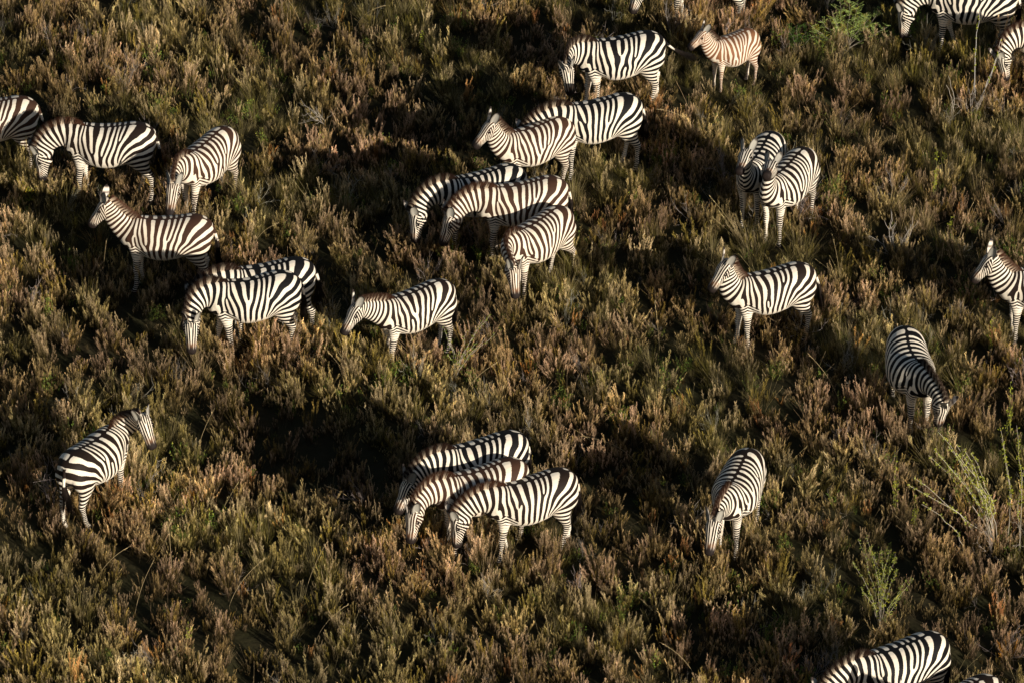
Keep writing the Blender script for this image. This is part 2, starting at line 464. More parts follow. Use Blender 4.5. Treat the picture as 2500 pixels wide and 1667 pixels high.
def tail_parts(seed, sway, back):
    rg = np.random.default_rng(seed)
    ts = np.linspace(0, 1, 12)
    cx = -.715 - .065 * np.sin(ts * 2.0) - back * ts ** 1.5; cy = sway * ts ** 1.4; cz = 1.165 - .42 * ts + .5 * (back + abs(sway)) * ts ** 2 * .35
    Cc = np.stack([cx, cy, cz], 1); R = np.interp(ts, [0, .2, 1], [.036, .028, .017])
    th = np.linspace(0, 2 * np.pi, 8, endpoint=False); V = []
    for i in range(12):
        V.append(Cc[i] + np.stack([np.cos(th) * R[i], np.sin(th) * R[i], np.zeros(8)], 1))
    V = np.vstack(V); F = [(i * 8 + j, i * 8 + (j + 1) % 8, (i + 1) * 8 + (j + 1) % 8, (i + 1) * 8 + j) for i in range(11) for j in range(8)]
    st = np.repeat(ts, 8); ph = st * 12
    A = np.stack([np.cos(6.283 * ph), np.sin(6.283 * ph), np.full(len(ph), -.55)], 1)
    n = 260; e = Cc[-1]; dd = Cc[-1] - Cc[-3]; dd /= np.linalg.norm(dd)
    tt = rg.uniform(.35, 1, n) ** .6; b = np.stack([np.interp(tt, ts, Cc[:, k]) for k in range(3)], 1) + rg.normal(0, .010, (n, 3))
    d = dd + rg.normal(0, .085, (n, 3)) + np.array([0, 0, -.15])
    Vh, Fh, Th = strands(b, d, rg.uniform(.22, .50, n), np.full(n, .008), YY + np.array([.3, 0, 0]))
    return (V, np.array(F), A), (Vh, Fh)

# ---------------------------------------------------------------- zebra builder
def make_zebra(name, loc, heading, scale, p, coat, label, seed, group=None, foal=False, tail=(0.0, 0.0)):
    root = bpy.data.objects.new(name, None); COL.objects.link(root)
    gz = float(terrain(loc[0], loc[1])[0])
    root.location = (loc[0], loc[1], gz - 0.02); root.rotation_euler = (0, 0, math.radians(heading)); root.scale = (scale,) * 3
    root['label'] = label; root['category'] = 'zebra'
    if group: root['group'] = group
    root.empty_display_size = .3
    mat = COATS[coat]; hair = HAIR['brown' if coat in ('brown', 'foal', 'dark') else 'black']
    HREF = PO + HD * .12
    def shape(P, ref=None):
        P = pose(P, p, ref)
        if foal:
            x, y, z = P.T
            nb = NB[0]
            P = P.copy(); P[:, 0] = np.where(x < .5, x * .84, .42 + (x - .5) * .95); P[:, 1] = y * 1.06
            zl = .70; P[:, 2] = np.where(z < zl, z * 1.03, zl * 1.03 + (z - zl) * 1.0)
        return P
    st, dusk, tan = stripes(REST, RNRM, seed, 1.0)
    me = fast_mesh('body', shape(REST), RFACE, [mat], True)
    set_attr(me, 'stripe', st, 'FLOAT_VECTOR'); set_attr(me, 'rest', REST, 'FLOAT_VECTOR')
    set_attr(me, 'dusk', dusk, 'FLOAT'); set_attr(me, 'tan', tan, 'FLOAT')
    link(bpy.data.objects.new('body', me), root)
    # mane
    V, F, T = mane_mesh(seed)
    b = V.reshape(-1, 4, 3)[:, 0].repeat(4, 0); st, _, _ = stripes(b - NU * .01, np.tile([0, 0, 1.], (len(b), 1)), seed)
    me = fast_mesh('mane', shape(V, b - NU * .03), F, [hair])
    st[:, 2] = np.minimum(st[:, 2], .2)
    set_attr(me, 'stripe', st, 'FLOAT_VECTOR'); set_attr(me, 'rest', V, 'FLOAT_VECTOR'); set_attr(me, 'tip', np.clip(T * 1.1 + .15, 0, 1), 'FLOAT')
    link(bpy.data.objects.new('mane', me), root)
    for sg in (1, -1):
        V, F, C = ear_mesh(sg, None); me = fast_mesh('ear', shape(V, HREF), F, [EAR], True); set_attr(me, 'shade', C, 'FLOAT_COLOR')
        link(bpy.data.objects.new('ear', me), root)
        V, F = ball(PO + HD * .13 + HU * .032 + YY * sg * .112, .019); me = fast_mesh('eye', shape(V, HREF), F, [EYE], True)
        link(bpy.data.objects.new('eye', me), root)
    (V, F, A), (Vh, Fh) = tail_parts(seed, *tail)
    me = fast_mesh('tail', shape(V), F, [mat], True); set_attr(me, 'stripe', A, 'FLOAT_VECTOR'); set_attr(me, 'rest', V, 'FLOAT_VECTOR')
    tl = link(bpy.data.objects.new('tail', me), root)
    me = fast_mesh('tail_tuft', shape(Vh), Fh, [TUFT]); link(bpy.data.objects.new('tail_tuft', me), tl)
    return root
# ---------------------------------------------------------------- the herd
GR = dict(np=-86, hp=40)       # grazing
AL = dict(np=20, hp=-22)       # alert
def P_(base, **k): d = dict(base); d.update(k); return d
HERD = [
 # x, y, heading, scale, pose in degrees, coat, label, tail (sway, back)
 (-8.03, 5.00, -177, 1.000, dict(np=-84, hp=42), 'brown', 'brown-striped zebra cut off by the left edge, only its rump and hind legs showing', (0, 0.02)),
 (-6.17, 4.08, 176, 1.001, dict(np=-95, hp=51, fl=4, fr=-4, hl=-6, hr=8, nyaw=11, hyaw=6), 'dark', 'grazing zebra side-on at upper left, between the cut-off rump and a younger zebra', (0, 0.0)),
 (-4.68, 3.79, -125, 0.948, dict(np=-52, hp=47, fl=8, fr=-5, hyaw=7, nyaw=19), 'brown', 'brown-striped zebra grazing head down just above the head-high zebra at left', (0, 0.0)),
 (-5.18, 1.47, 178, 0.979, dict(np=36, hp=-45, nyaw=-2, fl=3, fr=-3, hyaw=-2), 'brown', 'zebra standing with raised head at left, belly in shadow, looking left', (0, 0.03)),
 (-3.64, 0.13, -166, 1.009, dict(np=-78, hp=56, hl=-6, hr=7, nyaw=9, hyaw=4), 'black', 'zebra mostly hidden behind a black-striped grazing zebra left of centre, back and rump showing', (0, 0.03)),
 (-3.83, -0.21, -168, 0.999, dict(np=-88, hp=58, hyaw=44, nyaw=35, fl=-8, fr=8, hl=4, hr=-6), 'black', 'black-striped grazing zebra in front of its shaded twin, forehead turned to the viewer', (0, 0.0)),
 (-1.45, -0.52, -148, 0.926, dict(np=-4, hp=-1, fl=6, fr=-6, nyaw=5, hyaw=2), 'dark', 'zebra with level lowered neck standing alone right of the left grazing pair', (0, 0.0)),
 (-0.49, 2.82, -159, 1.001, dict(np=-89, hp=50, fl=4, fr=-6, nyaw=9, hyaw=7), 'black', 'rearmost of three grazing zebras in the centre, its rump hidden', (0, 0.0)),
 (0.12, 2.47, -166, 0.998, dict(np=-77, hp=54, fl=5, fr=-7, nyaw=10, hyaw=4), 'brown', 'brown-striped middle zebra of the central three, forequarters in shade', (0, 0.02)),
 (0.37, 1.55, -134, 0.947, dict(np=-64, hp=39, nyaw=41, hyaw=24, hl=-9, hr=8), 'brown', 'front zebra of the central three, grazing with its forehead towards the viewer', (0, 0.0)),
 (1.67, 6.82, -167, 0.999, dict(np=-42, hp=2, nyaw=43, hyaw=48, fl=-6, fr=6, hl=6, hr=-6), 'black', 'zebra at top centre facing the viewer with lowered head and swung-out tail', (-0.1, 0.26)),
 (1.28, 4.84, -164, 1.001, dict(np=-84, hp=42, hl=-4, hr=5), 'black', 'black-striped zebra grazing behind the upright brown one, its head hidden', (0, 0.02)),
 (0.33, 4.29, -151, 0.927, dict(np=52, hp=-48, fl=5, fr=-5, hl=8, hr=-6, nyaw=3), 'brown', 'brown-striped zebra standing with head up in front of a grazing black-striped one', (0, 0.0)),
 (3.09, 9.64, 184, 1.002, dict(np=-87, hp=61, fl=6, fr=-8, hl=5, hr=-5, nyaw=15, hyaw=6), 'black', 'grazing zebra cut by the top edge above the foal, head and lower legs showing', (0, 0.0)),
 (3.48, 7.62, -150, 0.747, dict(np=49, hp=-37, hyaw=-1), 'foal', 'small reddish foal standing alone below the top edge', (0, 0.0)),
 (7.30, 8.69, 178, 1.004, dict(np=-90, hp=49, fl=3, fr=-16, hl=-3, hr=8, hyaw=2, nyaw=12), 'black', 'grazing zebra at top right beside the feathery green shrub', (0, 0.0)),
 (8.60, 7.51, -167, 0.943, dict(np=-83, hp=29, nyaw=21, hyaw=13), 'dark', 'zebra entering at the right edge near the top, grazing neck and head only', (0, 0.0)),
 (3.77, 3.57, -112, 0.949, dict(np=71, hp=-34, nyaw=6, hyaw=-7), 'black', 'shaded zebra facing the viewer, behind the sunlit one at right', (0, 0.0)),
 (4.17, 3.12, -122, 0.958, dict(np=84, hp=-27, nyaw=20), 'dark', 'sunlit zebra staring at the viewer in front of a shaded companion at right', (0, 0.0)),
 (3.79, -0.05, -160, 0.965, dict(np=66, hp=-71, fl=-3, fr=4, nyaw=2, hyaw=22), 'dark', 'lone alert zebra with reddish nose standing right of centre, head high', (0, 0.06)),
 (7.84, 0.09, -173, 0.979, dict(np=48, hp=-54, nyaw=2), 'dark', 'head-high zebra with reddish nose at the right edge, body cut off', (0, 0.0)),
 (5.75, -2.06, -78, 0.993, dict(np=-65, hp=6, nyaw=6, hyaw=10, bend=14), 'black', 'zebra at right grazing with its back to the sun, neck turned to lower right', (0, 0.0)),
 (-0.47, -4.83, -157, 0.998, dict(np=-70, hp=57, nyaw=12, hyaw=4), 'black', 'rearmost zebra of the lower central trio, head in deep shade', (0, 0.0)),
 (-0.46, -5.54, -156, 0.994, dict(np=-64, hp=34, hyaw=13, nyaw=19), 'brown', 'middle zebra of the lower central trio with thick russet mane', (0, 0.0)),
 (0.23, -5.65, -158, 0.977, dict(np=-81, hp=42, fl=6, fr=-10, hl=8, hr=-8, hyaw=3), 'dark', 'front zebra of the lower central trio, fully sunlit flank', (0, 0.0)),
 (-5.89, -4.52, 57, 0.975, dict(np=25, hp=-42, nyaw=-75, hyaw=-50, hl=-4, hr=8), 'dark', 'zebra seen from behind at lower left, head turned to the right', (-0.02, 0.0)),
 (3.16, -5.28, -109, 0.967, dict(np=-49, hp=37, hyaw=1), 'dark', 'zebra grazing towards the viewer alone at lower right', (0, 0.0)),
 (5.17, -9.76, -153, 1.022, dict(np=-84, hp=42), 'black', 'zebra cut off by the bottom edge at right, back and rump in the sun', (0, 0.0)),
 (5.93, -10.49, -148, 0.966, dict(np=31, hp=-35), 'dark', 'zebra at the bottom right corner, only the top of its rump showing', (0, 0.0)),
]
# ---------------------------------------------------------------- ground
def ground_axis(lo, hi, step, far):
    a = list(np.arange(lo, hi + 1e-6, step)); g = step
    while a[-1] < far: g *= 1.35; a.append(a[-1] + g)
    g = step
    while a[0] > -far: g *= 1.35; a.insert(0, a[0] - g)
    return np.array(a)
def build_ground():
    gx = ground_axis(-14, 14, .16, 900); gy = ground_axis(-15, 18, .16, 900)
    X, Y = np.meshgrid(gx, gy); Z = terrain(X.ravel(), Y.ravel())
    V = np.stack([X.ravel(), Y.ravel(), Z], 1); nx = len(gx); ny = len(gy)
    i, j = np.meshgrid(np.arange(nx - 1), np.arange(ny - 1)); a = (j * nx + i).ravel()
    F = np.stack([a, a + 1, a + nx + 1, a + nx], 1)
    m, nt, b = new_mat('dark_soil_and_litter')
    tc = N(nt, 'ShaderNodeTexCoord'); n1 = N(nt, 'ShaderNodeTexNoise'); n1.inputs['Scale'].default_value = 9; n1.inputs['Detail'].default_value = 8
    nt.links.new(tc.outputs['Object'], n1.inputs['Vector'])
    n2 = N(nt, 'ShaderNodeTexNoise'); n2.inputs['Scale'].default_value = 1.3; n2.inputs['Detail'].default_value = 3; nt.links.new(tc.outputs['Object'], n2.inputs['Vector'])
    c = mix_c(nt, n1.outputs[0], (0.012, 0.009, 0.006), (0.06, 0.043, 0.026)); c = mix_c(nt, n2.outputs[0], c, (0.028, 0.030, 0.010))
    nt.links.new(c, b.inputs['Base Color']); b.inputs['Roughness'].default_value = 1; b.inputs['Specular IOR Level'].default_value = .05
    bp = N(nt, 'ShaderNodeBump'); bp.inputs['Strength'].default_value = .8; bp.inputs['Distance'].default_value = .03
    nt.links.new(n1.outputs[0], bp.inputs['Height']); nt.links.new(bp.outputs[0], b.inputs['Normal'])
    me = fast_mesh('ground', V, F, [m], True); o = link(bpy.data.objects.new('ground', me)); o['kind'] = 'structure'
build_ground()

# ---------------------------------------------------------------- vegetation materials
def plant_material(name, instancer=True, trans=.2):
    m, nt, b = new_mat(name)
    a = N(nt, 'ShaderNodeAttribute', attribute_name='shade'); col = a.outputs['Color']
    if instancer:
        t = N(nt, 'ShaderNodeAttribute', attribute_name='tint'); t.attribute_type = 'INSTANCER'
        mul = N(nt, 'ShaderNodeMix', data_type='RGBA', blend_type='MULTIPLY'); mul.inputs[0].default_value = 1
        nt.links.new(col, mul.inputs[6]); nt.links.new(t.outputs['Color'], mul.inputs[7]); col = mul.outputs[2]
    nt.links.new(col, b.inputs['Base Color']); b.inputs['Roughness'].default_value = .75; b.inputs['Specular IOR Level'].default_value = .12
    tr = N(nt, 'ShaderNodeBsdfTranslucent'); nt.links.new(col, tr.inputs[0])
    ms = N(nt, 'ShaderNodeMixShader'); ms.inputs[0].default_value = trans
    nt.links.new(b.outputs[0], ms.inputs[1]); nt.links.new(tr.outputs[0], ms.inputs[2])
    out = [n for n in nt.nodes if n.type == 'OUTPUT_MATERIAL'][0]; nt.links.new(ms.outputs[0], out.inputs[0])
    return m
VEG = plant_material('heath_and_grass')
LEAFM = plant_material('fresh_leaf', False, .4)
BARK = color_attr_mat('pale_twig_bark', .8)

class Tris:
    def __init__(s): s.V = []; s.F = []; s.C = []; s.n = 0
    def tri(s, a, b, c, ca, cb=None, cc=None):
        s.V += [a, b, c]; s.C += [ca, cb if cb is not None else ca, cc if cc is not None else ca]; s.F.append((s.n, s.n + 1, s.n + 2)); s.n += 3
    def leaf(s, p, d, L, w, c0, c1, rg):
        """flat lance leaf: two triangles"""
        d = d / np.linalg.norm(d); q = np.cross(d, rg.normal(size=3)); q /= np.linalg.norm(q) + 1e-9
        m = p + d * L * .5
        s.V += [p, m + q * w, p + d * L, m - q * w]; s.C += [c0, (c0 + c1) / 2, c1, (c0 + c1) / 2]
        s.F += [(s.n, s.n + 1, s.n + 2), (s.n, s.n + 2, s.n + 3)]; s.n += 4
    def tube(s, pts, r0, r1, c0, c1):
        pts = np.array(pts); n = len(pts); prev = None
        for i in range(n):
            d = pts[min(i + 1, n - 1)] - pts[max(i - 1, 0)]; d = d / (np.linalg.norm(d) + 1e-9)
            a = np.cross(d, [0.31, 0.94, 0.1]); a /= np.linalg.norm(a); b = np.cross(d, a)
            t = i / (n - 1); r = r0 + (r1 - r0) * t; c = c0 + (c1 - c0) * t
            for k in range(3):
                q = 2.094 * k; s.V.append(pts[i] + (a * math.cos(q) + b * math.sin(q)) * r); s.C.append(c)
            if i:
                o = s.n
                for k in range(3):
                    k2 = (k + 1) % 3; A, B, C_, D_ = o - 3 + k, o - 3 + k2, o + k2, o + k
                    s.F += [(A, B, C_), (A, C_, D_)]
            s.n += 3
    def mesh(s, name, mats):
        me = fast_mesh(name, np.array(s.V), np.array(s.F), mats); set_attr(me, 'shade', np.clip(np.array(s.C), 0, 1), 'FLOAT_COLOR'); return me

A_ = np.array
GREEN = A_([.072, .050, .012]); OLIVE = A_([.375, .265, .060]); TAN = A_([.65, .465, .205]); MAUVE = A_([.63, .445, .25]); RUST = A_([.24, .10, .035]); STRAW = A_([.46, .34, .17]); LOW_SHADE = A_([.022, .019, .007])  # last one: shade between plants, painted into low leaves and blade feet

def heath(seed, kind):
    rg = np.random.default_rng(seed); T = Tris()
    tipc = (TAN, MAUVE, OLIVE * 1.15, (TAN + OLIVE) / 2)[kind % 4]
    az0 = rg.uniform(0, 6.28)
    for _ in range(rg.integers(8, 13)):
        az = rg.uniform(0, 6.28); lean = abs(rg.normal(0, .24)) + .03
        p = A_([math.cos(az), math.sin(az), 0]) * rg.uniform(.0, .075)
        d = A_([math.cos(az) * lean, math.sin(az) * lean, 1.0]); d /= np.linalg.norm(d)
        L = rg.uniform(.13, .42); ns = 5; pts = [p]
        for k in range(ns):
            d = d + rg.normal(0, .07, 3) + A_([0, 0, .05]); d /= np.linalg.norm(d); pts.append(pts[-1] + d * L / ns)
        pts = A_(pts); br = rg.uniform(.7, 1.3)
        T.tube(pts, .0026, .0010, LOW_SHADE * 1.5, tipc * .7)
        nt = 32; pl = rg.uniform(.55, .95)
        for k in range(nt):
            t = .25 + .75 * (k + rg.uniform(0, 1)) / nt
            q = t * ns; i = min(int(q), ns - 1); b = pts[i] + (pts[i + 1] - pts[i]) * (q - i); dd = pts[i + 1] - pts[i]; dd /= np.linalg.norm(dd)
            az2 = rg.uniform(0, 6.28); side = A_([math.cos(az2), math.sin(az2), 0]) * rg.uniform(.22, .62)
            env = math.sin(math.pi * min(1, t * .80 + .14)) ** .7
            tw = dd + side; tw /= np.linalg.norm(tw); tl = (rg.uniform(.03, .06) * env + .015) * pl
            c = (LOW_SHADE + (GREEN * 1.1 - LOW_SHADE) * min(1, t * 1.9)) if t < .55 else GREEN + (tipc - GREEN) * min(1, (t - .55) / .30)  # tan tips are plant colour; low leaves are darkened as painted shade
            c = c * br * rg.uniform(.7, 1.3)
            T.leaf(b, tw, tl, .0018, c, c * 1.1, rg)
            for _q in range(3):
                b2 = b + tw * tl * rg.uniform(.3, .95); T.leaf(b2, tw * .8 + rg.normal(0, .33, 3) + A_([0, 0, .5]), rg.uniform(.014, .026), .0017, c, c * 1.2, rg)
    return T.mesh('heath_sprigs', [VEG])

def tussock(seed, dry):
    rg = np.random.default_rng(seed); T = Tris()
    for _ in range(58):
        az = rg.uniform(0, 6.28); lean = abs(rg.normal(0, .38)) + .04
        p = A_([math.cos(az), math.sin(az), 0]) * rg.uniform(0, .08); L = rg.uniform(.16, .40)
        d = A_([math.cos(az) * lean, math.sin(az) * lean, 1.]); d /= np.linalg.norm(d)
        q = A_([-math.sin(az), math.cos(az), 0]) * rg.uniform(.0012, .0022)
        b0 = p; b1 = p + d * L * .5; d2 = d + A_([math.cos(az), math.sin(az), -.3]) * rg.uniform(.05, .5); b2 = b1 + d2 / np.linalg.norm(d2) * L * .5
        c = (STRAW * .75 if rg.random() < dry else A_([.20, .155, .035])) * rg.uniform(.7, 1.2)
        o = T.n; T.V += [b0 - q, b0 + q, b1 + q, b1 - q, b2]; T.C += [LOW_SHADE, LOW_SHADE, c, c, c * 1.15]; T.F += [(o, o + 1, o + 2), (o, o + 2, o + 3), (o + 3, o + 2, o + 4)]; T.n += 5
    return T.mesh('grass_blades', [VEG])

def stalks(seed):
    rg = np.random.default_rng(seed); T = Tris()
    for _ in range(rg.integers(2, 5)):
        az = rg.uniform(0, 6.28); lean = abs(rg.normal(0, .28)); p = A_([rg.normal(0, .03), rg.normal(0, .03), 0]); L = rg.uniform(.35, .62)
        d = A_([math.cos(az) * lean, math.sin(az) * lean, 1.]); pts = [p]
        for k in range(4): d = d + A_([math.cos(az), math.sin(az), -.2]) * .06; d /= np.linalg.norm(d); pts.append(pts[-1] + d * L / 4)
        T.tube(pts, .0022, .0012, STRAW * .7, STRAW * 1.1)
        for k in range(5): T.leaf(pts[-1] - d * .02 * k, d + rg.normal(0, .2, 3), .03, .0028, STRAW, STRAW * 1.1, rg)
    return T.mesh('straw_stalks', [VEG])

def herb(seed):
    rg = np.random.default_rng(seed); T = Tris()
    for _ in range(9):
        az = rg.uniform(0, 6.28); d = A_([math.cos(az) * .45, math.sin(az) * .45, 1.]) + rg.normal(0, .1, 3); d /= np.linalg.norm(d); L = rg.uniform(.12, .30)
        p = A_([rg.normal(0, .04), rg.normal(0, .04), 0]); T.tube([p, p + d * L * .5, p + d * L], .003, .0015, GREEN, A_([.18, .2, .05]))
        for k in range(11):
            c = A_([.12, .17, .03]) * rg.uniform(.7, 1.5) if rg.random() < .8 else A_([.34, .30, .06])
            T.leaf(p + d * L * rg.uniform(.3, 1), d * .4 + rg.normal(0, .8, 3), rg.uniform(.02, .04), .007, c, c * 1.15, rg)
    return T.mesh('leafy_herb', [VEG])

def dead_twigs(seed):
    rg = np.random.default_rng(seed); T = Tris(); cc = A_([.46, .40, .33])
    for _ in range(7):
        az = rg.uniform(0, 6.28); d = A_([math.cos(az) * .7, math.sin(az) * .7, 1.]); d /= np.linalg.norm(d); p = A_([0, 0, 0.]); pts = [p]; L = rg.uniform(.25, .5)
        for k in range(5): d = d + rg.normal(0, .22, 3); d /= np.linalg.norm(d); pts.append(pts[-1] + d * L / 5)
        T.tube(pts, .0045, .002, cc * .7, cc)
        for k in range(2, 6):
            for q in range(2):
                e = d + rg.normal(0, .7, 3); e /= np.linalg.norm(e); T.tube([pts[k], pts[k] + e * .05, pts[k] + e * .09 + A_([0, 0, .03])], .0028, .001, cc * .9, cc)
    return T.mesh('dead_twigs', [VEG])

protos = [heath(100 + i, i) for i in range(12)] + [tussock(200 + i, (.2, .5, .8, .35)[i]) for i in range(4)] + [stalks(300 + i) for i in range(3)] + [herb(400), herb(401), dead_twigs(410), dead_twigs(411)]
NH, NT_, NS = 12, 4, 3
pcol = bpy.data.collections.new('cover_plants')
for i, me in enumerate(protos):
    o = bpy.data.objects.new('%02d_plant' % i, me); pcol.objects.link(o)

WC1 = Wave(np.random.default_rng(21), 2, 14, .55, 1.3); WC2 = Wave(np.random.default_rng(22), 2, 10, 2.5, 6.0)
WL1 = Wave(np.random.default_rng(31), 2, 10, .8, 2.5); WL2 = Wave(np.random.default_rng(32), 2, 10, .8, 2.5)
WG = Wave(np.random.default_rng(23), 2, 12, 1.2, 4.0); WB = Wave(np.random.default_rng(24), 2, 14, .35, .8)

def scatter(name, xy, idx, scl, rot, tint):
    me = bpy.data.meshes.new(name); n = len(xy)
    z = terrain(xy[:, 0], xy[:, 1]) - .015
    me.vertices.add(n); me.vertices.foreach_set('co', np.hstack([xy, z[:, None]]).astype(np.float32).ravel())
    set_attr(me, 'pick', idx, 'INT'); set_attr(me, 'scl', scl, 'FLOAT_VECTOR'); set_attr(me, 'rotv', rot, 'FLOAT_VECTOR'); set_attr(me, 'tint', tint, 'FLOAT_COLOR')
    o = link(bpy.data.objects.new(name, me))
    ng = bpy.data.node_groups.new(name, 'GeometryNodeTree')
    ng.interface.new_socket('Geometry', in_out='INPUT', socket_type='NodeSocketGeometry'); ng.interface.new_socket('Geometry', in_out='OUTPUT', socket_type='NodeSocketGeometry')
    gi = ng.nodes.new('NodeGroupInput'); go = ng.nodes.new('NodeGroupOutput'); ip = ng.nodes.new('GeometryNodeInstanceOnPoints')
    ci = ng.nodes.new('GeometryNodeCollectionInfo'); ci.inputs[0].default_value = pcol; ci.inputs['Separate Children'].default_value = True; ci.inputs['Reset Children'].default_value = True
    def na(nm, t):
        a = ng.nodes.new('GeometryNodeInputNamedAttribute'); a.data_type = t; a.inputs[0].default_value = nm; return a.outputs[0]
    ng.links.new(gi.outputs[0], ip.inputs['Points']); ng.links.new(ci.outputs[0], ip.inputs['Instance']); ip.inputs['Pick Instance'].default_value = True
    ng.links.new(na('pick', 'INT'), ip.inputs['Instance Index'])
    er = ng.nodes.new('FunctionNodeEulerToRotation'); ng.links.new(na('rotv', 'FLOAT_VECTOR'), er.inputs[0]); ng.links.new(er.outputs[0], ip.inputs['Rotation'])
    ng.links.new(na('scl', 'FLOAT_VECTOR'), ip.inputs['Scale']); ng.links.new(ip.outputs[0], go.inputs[0])
    md = o.modifiers.new('scatter', 'NODES'); md.node_group = ng
    return o

def cover():
    rg = np.random.default_rng(55)
    st = .102
    X, Y = np.meshgrid(np.arange(-10.5, 11.5, st), np.arange(-12.5, 13.5, st)); P = np.stack([X.ravel(), Y.ravel()], 1)
    P = P + rg.uniform(-.5, .5, P.shape) * st * 1.2
    c1 = WC1(P); c2 = WC2(P); wb = WB(P); g = WG(P)
    hgt = .80 + .30 * c1 + .13 * c2 + .42 * wb
    keep = (hgt + rg.normal(0, .12, len(P))) > .55
    P, c1, c2, g, hgt = P[keep], c1[keep], c2[keep], g[keep], hgt[keep]; n = len(P)
    # grassier towards the upper right, heathy at the lower left
    grassy = sst(-.5, 1.4, g * .55 + P[:, 0] * .05 + P[:, 1] * .05)
    r = rg.random(n)
    kind = np.where(r < .72 - .42 * grassy, 0, np.where(r < .935, 1, 2)); kind = np.where((kind == 1) & (rg.random(n) > .35 + .6 * grassy), 0, kind)
    mauve = sst(-.7, .9, WG(P[:, ::-1] * 1.3 + 7) + rg.normal(0, .5, n))
    hk = (rg.integers(0, 3, n) * 4 + np.where(rg.random(n) < .78, np.where(rg.random(n) < .25 + .6 * mauve, 1, 0), np.where(rg.random(n) < .6, 3, 2)))
    idx = np.where(kind == 0, hk, np.where(kind == 1, NH + rg.integers(0, NT_, n), NH + NT_ + rg.integers(0, NS, n)))
    q = rg.random(n); hp = WL1(P * 1.9 + 3) > .9
    idx = np.where(q < np.where(hp, .22, .012), NH + NT_ + NS + rg.integers(0, 2, n), np.where(q > .985, NH + NT_ + NS + 2 + rg.integers(0, 2, n), idx))
    s = .92 * np.clip(hgt, .45, 1.45) * rg.choice([.55, .72, .9, 1.15], n, p=[.25, .3, .3, .15]) * rg.uniform(.9, 1.12, n)
    s = np.where(kind == 1, s * 1.05, s)
    for h in HERD:                                    # a little different where the animals stand
        a = math.radians(h[2]); dx = P[:, 0] - h[0]; dy = P[:, 1] - h[1]
        u_ = dx * math.cos(a) + dy * math.sin(a); v_ = -dx * math.sin(a) + dy * math.cos(a)
        s = s * (1 - (.30 if h[5] == 'foal' else -.10) * sst(1.25, .7, np.hypot(u_ * .9, v_ * 1.3)))
    scl = np.stack([s * rg.uniform(.62, .95, n), s * rg.uniform(.62, .95, n), s * rg.uniform(.85, 1.15, n)], 1)
    lx, ly = WL1(P) * .13, WL2(P) * .13
    rot = np.stack([rg.normal(0, .10, n) + lx, rg.normal(0, .10, n) + ly, rg.uniform(0, 6.28, n)], 1)
    b = (.92 + .16 * c2) * rg.choice([.6, .8, 1.0, 1.25], n, p=[.25, .3, .3, .15]) * rg.uniform(.85, 1.15, n); gg = np.clip(g * .25, -.3, .25)
    rust = (rg.random(n) < .012)[:, None]
    tint = np.stack([b * (1 - gg * .25), b * (1 + gg * .02), b * (1 - gg * .25)], 1); tint = np.where(rust, tint * A_([1.05, .74, .5]), tint)
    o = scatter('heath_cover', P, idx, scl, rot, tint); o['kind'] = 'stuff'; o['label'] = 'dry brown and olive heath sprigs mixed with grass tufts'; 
    return n
cover()

# ---------------------------------------------------------------- build the herd
for i, h in enumerate(HERD):
    x, y, hd, sc, ps, coat, lab, tl = h
    make_zebra('zebra', (x, y), hd, sc, ps, coat, lab, 40 + i, 'zebras of the grazing herd', foal=(coat == 'foal'), tail=tl)
# ---------------------------------------------------------------- single plants that stand out of the cover
FPX = 2500 * 220 / 36
def at(px, py):
    """point of the ground seen at pixel (px, py) of the 2500 px wide photograph"""
    u = Vector((0, math.sin(PITCH), math.cos(PITCH))); f = Vector((0, math.cos(PITCH), -math.sin(PITCH)))
    d = f * FPX + Vector((1, 0, 0)) * (px - 1250) - u * (py - 833.5)
    t = -cam.location.z / d.z; g = cam.location + d * t
    return g.x, g.y
LEAFG = A_([.38, .40, .05]); LEAFY = A_([.42, .38, .05]); LEAFD = A_([.085, .16, .03]); PALE = A_([.55, .47, .36]); GREY = A_([.30, .25, .19])

